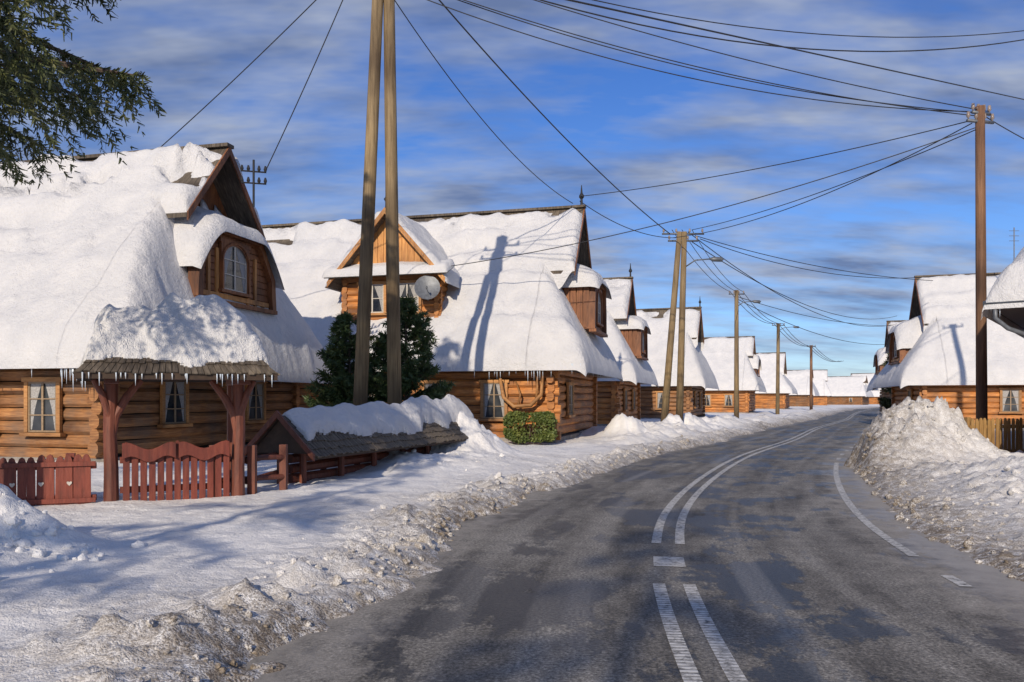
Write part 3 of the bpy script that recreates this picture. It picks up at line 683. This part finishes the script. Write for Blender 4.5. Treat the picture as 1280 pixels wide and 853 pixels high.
for sy in (-1,1): mb.prism([(-.4,sy*.82,rz0-.07),(-.4,sy*.82,rz0+.06),(-.4,0,rz1+.1),(-.4,0,rz1-.04)],(.05,0,0),2)
mb.box((-.2,0,.45),(.16,.16,.9),2)
mb.obj('fence_posts_and_shingles',['shingle','soffit','redbrown'],RF)
def rde(U,Vv): return np.minimum(np.minimum(.06+.62*fbm(U*.9,U*0+2,3)+.012*U,.68)-abs(Vv),np.minimum(U+.15,Lf+.2-U))
def rs(U,Vv):
    R=rz0+(rz1-rz0)*(1-abs(Vv)/.78); q=np.clip(rde(U,Vv)/.18,0,1)
    t=(.17+.42*(fbm(U*1.3,Vv*1.3+6,3)-.5)+.02*U)*np.sqrt(np.clip(1-(1-q)**2,0,1)); return R+np.maximum(t,0)+.05,R+.02
hfmesh('fence_roof_snow',np.linspace(-.25,Lf+.2,150),np.linspace(-.75,.75,60),rs,RF,keep=lambda u,v:rde(u,v)>0)
# ------------------------------------------------------------ poles
def pole(name,parts,arms,mat='pole'):
    E=empty(name,(0,0,0)); mb=MB()
    for a,b,r0,r1 in parts: mb.tube([a,tuple((Vector(a)+Vector(b))/2),b],[r0,(r0+r1)/2,r1],0,14)
    for a,b in arms:
        a=Vector(a);b=Vector(b); d=(b-a); mb.tube([a,b],.05,1,6)
        for t in (.04,.34,.66,.96):
            p=a+d*t; mb.tube([p,p+Vector((0,0,.08)),p+Vector((0,0,.12)),p+Vector((0,0,.26))],[.02,.02,.06,.04],2,8)
    mb.obj('pole_shaft',[mat,'metal','ceramic'],E,True); return E
pole('utility_pole_a_frame',[((-4.25,22,0),(-3.62,22,14.5),.20,.15),((-3.22,22.1,0),(-3.42,22.1,14.5),.20,.15)],[((-4.3,22,13.9),(-2.7,22,13.9)),((-4.3,22,13.2),(-2.7,22,13.2))])
pole('utility_pole',[((14.1,24,0),(14.04,24,10.6),.16,.13)],[((13.6,23.9,10.15),(14.5,24.1,10.15)),((13.75,23.9,10.4),(14.4,24.1,10.4))],'polebrown')
pole('utility_pole_a_frame',[((7.55,40,0),(8.38,40,10.2),.19,.13),((8.35,40,0),(8.62,40,10.2),.19,.13)],[((7.5,40,10.1),(9.6,40,10.1)),((7.8,40,9.75),(9.3,40,9.75))])
pole('utility_pole',[((17.4,62,0),(17.4,62,10.3),.2,.15)],[((16.8,62,10),(18,62,10))],'pole')
pole('utility_pole',[((29.2,88,0),(29.3,88,10.2),.22,.17)],[((28.6,88,10),(30,88,10))])
pole('utility_pole',[((46.0,123,0),(46,123,10.2),.24,.19)],[((45.3,123,10),(46.7,123,10))],'polebrown')
pole('utility_pole',[((22,30,0),(22,30,16.2),.22,.15)],[((21.4,30,16),(22.6,30,16))])
for (x,y,z,dx) in ((29.3,88,9.6,1.6),(17.4,62,9.2,1.2),(8.6,40,8.6,1.3)):
    E=empty('street_lamp',(x,y,z)); mb=MB(); mb.tube([(0,0,-.2),(dx*.4,-.2,.15),(dx,-.3,.2)],.035,0,6); mb.tube([(dx-.1,-.3,.2),(dx+.1,-.3,.18),(dx+.5,-.3,.17),(dx+.6,-.3,.19)],[.05,.12,.12,.03],0,8); mb.obj('lamp_arm_and_head',['metal'],E,True)
E=empty('tv_antenna',(30.0,47.8,8.9)); mb=MB(); mb.tube([(0,0,0),(0,0,3.2)],.03,0,6)
for z in (2.4,2.7,3.0): mb.tube([(-.3,0,z),(.3,0,z)],.015,0,5)
mb.obj('antenna_mast',['metal'],E)
# ------------------------------------------------------------ wires
cu=bpy.data.curves.new('power_lines','CURVE'); cu.dimensions='3D'; cu.bevel_depth=.016; cu.bevel_resolution=1
def wire(a,b,sag,r=1.):
    a=Vector(a);b=Vector(b); n=26; sp=cu.splines.new('POLY'); sp.points.add(n)
    for i in range(n+1):
        t=i/n; p=a.lerp(b,t); p.z-=4*sag*t*(1-t); sp.points[i].co=(*p,1); sp.points[i].radius=r
A=lambda x,z:(-3.5+x,22,z)
Rp=(14.05,24,10.25)
wire(A(-.6,14.1),(-7.4,24.1,8.75),.1); wire(A(-.7,14.0),(-13.2,27.2,9.3),.15)
wire(A(-.6,13.5),(13.7,24,10.45),.85,.9); wire(A(.1,13.5),(13.9,24,10.42),.65,.9); wire(A(.7,13.3),(14.1,24,10.3),.5,.9); wire(A(.75,13.9),(14.3,24,10.45),.35,.9)
wire(A(.3,14.3),(21.6,30,16.0),1.4); wire(A(.6,14.0),(22.3,30,16.0),1.8,1.3)
wire((-8.0,6.5,6.9),(22,29.9,12.4),.0)
wire(A(.3,14.2),(7.9,40,10.1),.5,1.5)
wire(A(.2,12.9),(2.6,34.2,10.2),.7)
wire(Rp,(2.9,34.2,10.5),.25); wire((14,24,10.0),(-2.9,31.5,7.0),.5); wire((13.9,24,9.9),(9.0,40,10.3),.3); wire((13.8,24,10.1),(8.0,40,9.9),.6)
for o in (-.5,0,.5): wire((8.5+o,40,10.3),(17.4+o,62,10.2),.5,1.2); wire((17.4+o,62,10.2),(29.3+o,88,10.2),.7,1.6); wire((29.3+o,88,10.2),(46+o,123,10.1),.8,2); wire((46+o,123,10.1),(70+o,170,10.1),1,2.4)
wire((9.2,40,10.0),(25.4,48.3,9.0),.4,1.2); wire((9.4,40,9.85),(25.8,48.3,9.3),.8,1.2); wire((9.0,40,9.7),(38.5,80,10.2),1.6,1.4); wire((8.8,40,10.2),(38.5,80,9.4),1.8,1.4)
wire((17.5,62,9.8),(38.5,80,9.2),.6,1.5); wire((17.5,62,9.6),(52,105,9.5),1.6,1.7)
wire((14.2,24,10.3),(22,30,10.4),.15); wire((2.9,34.2,10.3),(8.2,40,9.9),.4,1.1)
o=bpy.data.objects.new('power_lines',cu); S.collection.objects.link(o); cu.materials.append(M['black'])
# ------------------------------------------------------------ conifers
def conifer(name,loc,H,Rd,z0,nb,mat='needle',tw=26,npt=26,nl=.09,nw=.02,droop=.35,power=.8,trunk=.16,upz=0.,hang=.25):
    E=empty(name,loc); mb=MB(); mb.tube([(0,0,-.1),(0,0,H*.5),(0,0,H*.97)],[trunk,trunk*.6,.02],0,8)
    segs=[]
    for i in range(nb):
        t=(i+rng.random())/nb; z=z0+(H-z0)*t; Lb=Rd*((1-t)**power)*(.7+.45*rng.random())+.08; az=rng.random()*6.283
        d=np.array([math.cos(az),math.sin(az)]); pts=[]
        for q in range(7):
            s=q/6; r=Lb*s; pts.append(np.array([d[0]*r,d[1]*r,z+upz*r-droop*Lb*(s**1.3)*(1-.35*s)+ .10*Lb*max(0,s-.6)]))
        mb.tube([tuple(p) for p in pts],[.03*Lb/2.5+.008]+[.02*Lb/2.5+.006]*5+[.004],0,5,caps=False)
        nt_=int(tw*(.4+Lb/Rd))
        for q in range(nt_):
            s=.12+.88*rng.random()**.75; k=min(5,int(s*6)); f=s*6-k; p=pts[k]*(1-f)+pts[k+1]*f
            sd=rng.choice([-1,1]); a2=az+sd*(.55+.5*rng.random()); l=Lb*(.30*(1.15-s))+.12*rng.random()*min(Lb,1.5)+.06
            e=p+np.array([math.cos(a2)*l,math.sin(a2)*l,-.22*l-hang*l*rng.random()*2+upz*l*.8]); segs.append((p,e))
        for q in range(6): segs.append((pts[q],pts[q+1]))
    mb.obj('trunk_and_branches',['bark'],E)
    P=np.array([s[0] for s in segs]);Q=np.array([s[1] for s in segs]); ln=np.linalg.norm(Q-P,axis=1)
    cnt=np.maximum(4,(ln*npt/.5*rng.uniform(.7,1.2,len(ln))).astype(int)); idx=np.repeat(np.arange(len(P)),cnt); n=len(idx)
    t=rng.random(n)[:,None]; c=P[idx]*(1-t)+Q[idx]*t; ax=(Q-P)[idx]/ln[idx][:,None]
    r=rng.normal(size=(n,3)); r-=ax*(r*ax).sum(1)[:,None]; r/=np.linalg.norm(r,axis=1)[:,None]
    dr=ax*.75+r*.75; dr/=np.linalg.norm(dr,axis=1)[:,None]; sd=np.cross(dr,rng.normal(size=(n,3))); sd/=np.linalg.norm(sd,axis=1)[:,None]
    l=nl*rng.uniform(.7,1.25,n)[:,None]; w=nw*.5
    V=np.stack([c-sd*w,c+sd*w,c+dr*l+sd*w*.4,c+dr*l-sd*w*.4],1).reshape(-1,3); F=np.arange(4*n).reshape(-1,4)
    npmesh('needles',V,F,[mat],E,False); return n
conifer('spruce_tree',(-8.1,9.3,0),15,3.5,6.4,145,tw=52,npt=28,nl=.085,nw=.024,droop=.42,power=.6,trunk=.25,hang=.7)
conifer('juniper_bush',(-5.0,24.6,0),4.4,1.3,.2,110,'juniper',16,26,.15,.037,.1,.55,.09,.5)
conifer('juniper_bush',(-3.3,24.9,0),4.9,1.4,.2,120,'juniper',16,26,.15,.037,.1,.55,.09,.5)
conifer('spruce_tree',(29.8,62,0),6.2,1.2,.2,110,'needle',14,22,.2,.05,.1,.5,.1,.3)
conifer('spruce_tree',(37.0,73,0),9,1.9,.2,110,'needle',14,18,.28,.07,.2,.7,.15,.0)
conifer('spruce_tree',(-8.6,-7,0),14,2.6,3.5,46,tw=16,npt=12,nl=.16,nw=.05,droop=.4,power=.7,trunk=.2)
conifer('spruce_tree',(-5.0,-16,0),15,2.6,4,46,tw=16,npt=12,nl=.16,nw=.05,droop=.4,power=.7,trunk=.2)
def shrub(name,loc,sx,sy,h,mat,n=9000,ls=.07):
    E=empty(name,loc); mb=MB(); mb.tube([(0,0,0),(0,0,h*.6)],[.05,.02],0,6)
    for k in range(14):
        a=rng.random()*6.28; mb.tube([(0,0,.1),(math.cos(a)*sx*.7,math.sin(a)*sy*.7,h*(.4+.5*rng.random()))],[.02,.006],0,5)
    mb.obj('stems',['bark'],E)
    d=rng.normal(size=(n,3)); d/=np.linalg.norm(d,axis=1)[:,None]; p=np.sign(d)*abs(d)**.55
    rr=(.72+.28*rng.random(n)**.5)*(.88+.3*(fbm(d[:,0]*3+9,d[:,1]*3+d[:,2]*3,3)-.2)); c=p*rr[:,None]*np.array([sx,sy,h/2])+np.array([0,0,h/2])
    a=rng.normal(size=(n,3)); a/=np.linalg.norm(a,axis=1)[:,None]; b_=np.cross(a,rng.normal(size=(n,3))); b_/=np.linalg.norm(b_,axis=1)[:,None]
    V=np.stack([c-a*ls*.3,c+b_*ls*.5,c+a*ls,c-b_*ls*.5],1).reshape(-1,3); npmesh('leaves',V,np.arange(4*n).reshape(-1,4),[mat],E,False)
shrub('thuja_shrub',(0.65,28.9,.25),.98,.6,1.15,'thuja')
segsV=[];segsF=[];off=0; fp=[]
for i in range(620):
    y=rng.uniform(360,560); q_=rng.uniform(.22,.62); fp.append((q_*y,y,rng.uniform(5,11)))
for (x,y,h) in fp:
    n=9; lv=7
    for q in range(lv):
        z0=h*q/lv*.95; r=h*.2*(1-q/lv)+.15; a=np.arange(n)/n*6.283+q
        rj=r*rng.uniform(.6,1.25,n); ring=np.stack([x+np.cos(a)*rj,y+np.sin(a)*rj,np.full(n,z0+h*.04)+rng.normal(size=n)*h*.012],1)
        segsV.append(np.concatenate([ring,[[x,y,z0+h*.30]]])); segsF.append(np.array([[k,(k+1)%n,n] for k in range(n)])+off); off+=n+1
npmesh('distant_forest',np.concatenate(segsV),np.concatenate(segsF),['needle'],None,False)
# ------------------------------------------------------------ world / sun
az=math.radians(195); el=math.radians(26)
W=bpy.data.worlds.new('World'); S.world=W; W.use_nodes=True; nt=W.node_tree; bg=nt.nodes['Background']
sky=nt.nodes.new('ShaderNodeTexSky'); sky.sky_type='NISHITA'; sky.sun_disc=False; sky.sun_elevation=el; sky.sun_rotation=az; sky.air_density=1.0; sky.dust_density=.2; sky.ozone_density=4.0
tc=nt.nodes.new('ShaderNodeTexCoord'); sp=nt.nodes.new('ShaderNodeSeparateXYZ'); nt.links.new(tc.outputs['Generated'],sp.inputs[0])
tint=ramp(nt,sp.outputs[2],[(0.,(.72,.80,1.0)),(.18,(.60,.78,1.10)),(.5,(.40,.68,1.18))]).outputs[0]
skc=mixc(nt,1.0,sky.outputs[0],tint,'MULTIPLY')
zz=math_(nt,'ADD',math_(nt,'MAXIMUM',sp.outputs[2],0.),.20)
cx=math_(nt,'DIVIDE',sp.outputs[0],zz); cy=math_(nt,'DIVIDE',sp.outputs[1],zz)
cb=nt.nodes.new('ShaderNodeCombineXYZ'); nt.links.new(cx,cb.inputs[0]); nt.links.new(cy,cb.inputs[1])
def wmap(rot,sc,loc=(0,0,0)):
    mp=nt.nodes.new('ShaderNodeMapping'); mp.inputs['Rotation'].default_value=(0,0,rot); mp.inputs['Scale'].default_value=sc; mp.inputs['Location'].default_value=loc; nt.links.new(cb.outputs[0],mp.inputs[0]); return mp.outputs[0]
c1=noise(nt,wmap(.3,(.8,1.5,1),(3.1,1.7,0)),1.3,5,.55); c2=noise(nt,wmap(-.3,(1.6,4.0,1)),1.9,4,.6)
cl=math_(nt,'ADD',math_(nt,'MULTIPLY',c1,.66),math_(nt,'MULTIPLY',c2,.34))
clm=ramp(nt,cl,[(.40,0.),(.49,.42),(.60,.92)]).outputs[0]
cshade=noise(nt,wmap(.1,(1.4,3,1),(7,2,0)),1.6,4,.6)
ccol=ramp(nt,cshade,[(.35,(.17,.235,.42)),(.62,(.46,.52,.66))]).outputs[0]
ccol=mixc(nt,1.0,ccol,(7.5,7.5,7.5),'MULTIPLY')
hor=ramp(nt,sp.outputs[2],[(.0,.3),(.10,1.)]).outputs[0]
clf=math_(nt,'MULTIPLY',clm,hor)
col=mixc(nt,clf,skc,ccol)
nt.links.new(col,bg.inputs[0]); bg.inputs[1].default_value=.115
sl=bpy.data.lights.new('sun','SUN'); sl.energy=4.1; sl.angle=math.radians(.5); sl.color=(1,.87,.70)
so=bpy.data.objects.new('sun',sl); S.collection.objects.link(so)
tos=Vector((math.sin(az)*math.cos(el),math.cos(az)*math.cos(el),math.sin(el))); so.rotation_euler=(-tos).to_track_quat('-Z','Y').to_euler(); so.location=tos*60
# ------------------------------------------------------------ camera
cam=bpy.data.cameras.new('camera'); co=bpy.data.objects.new('camera',cam); S.collection.objects.link(co)
co.location=(0,0,1.8); co.rotation_euler=(math.radians(90),0,0); cam.sensor_width=36; cam.lens=28.125; cam.shift_y=.0575; cam.clip_end=6000; cam.clip_start=.05
S.camera=co
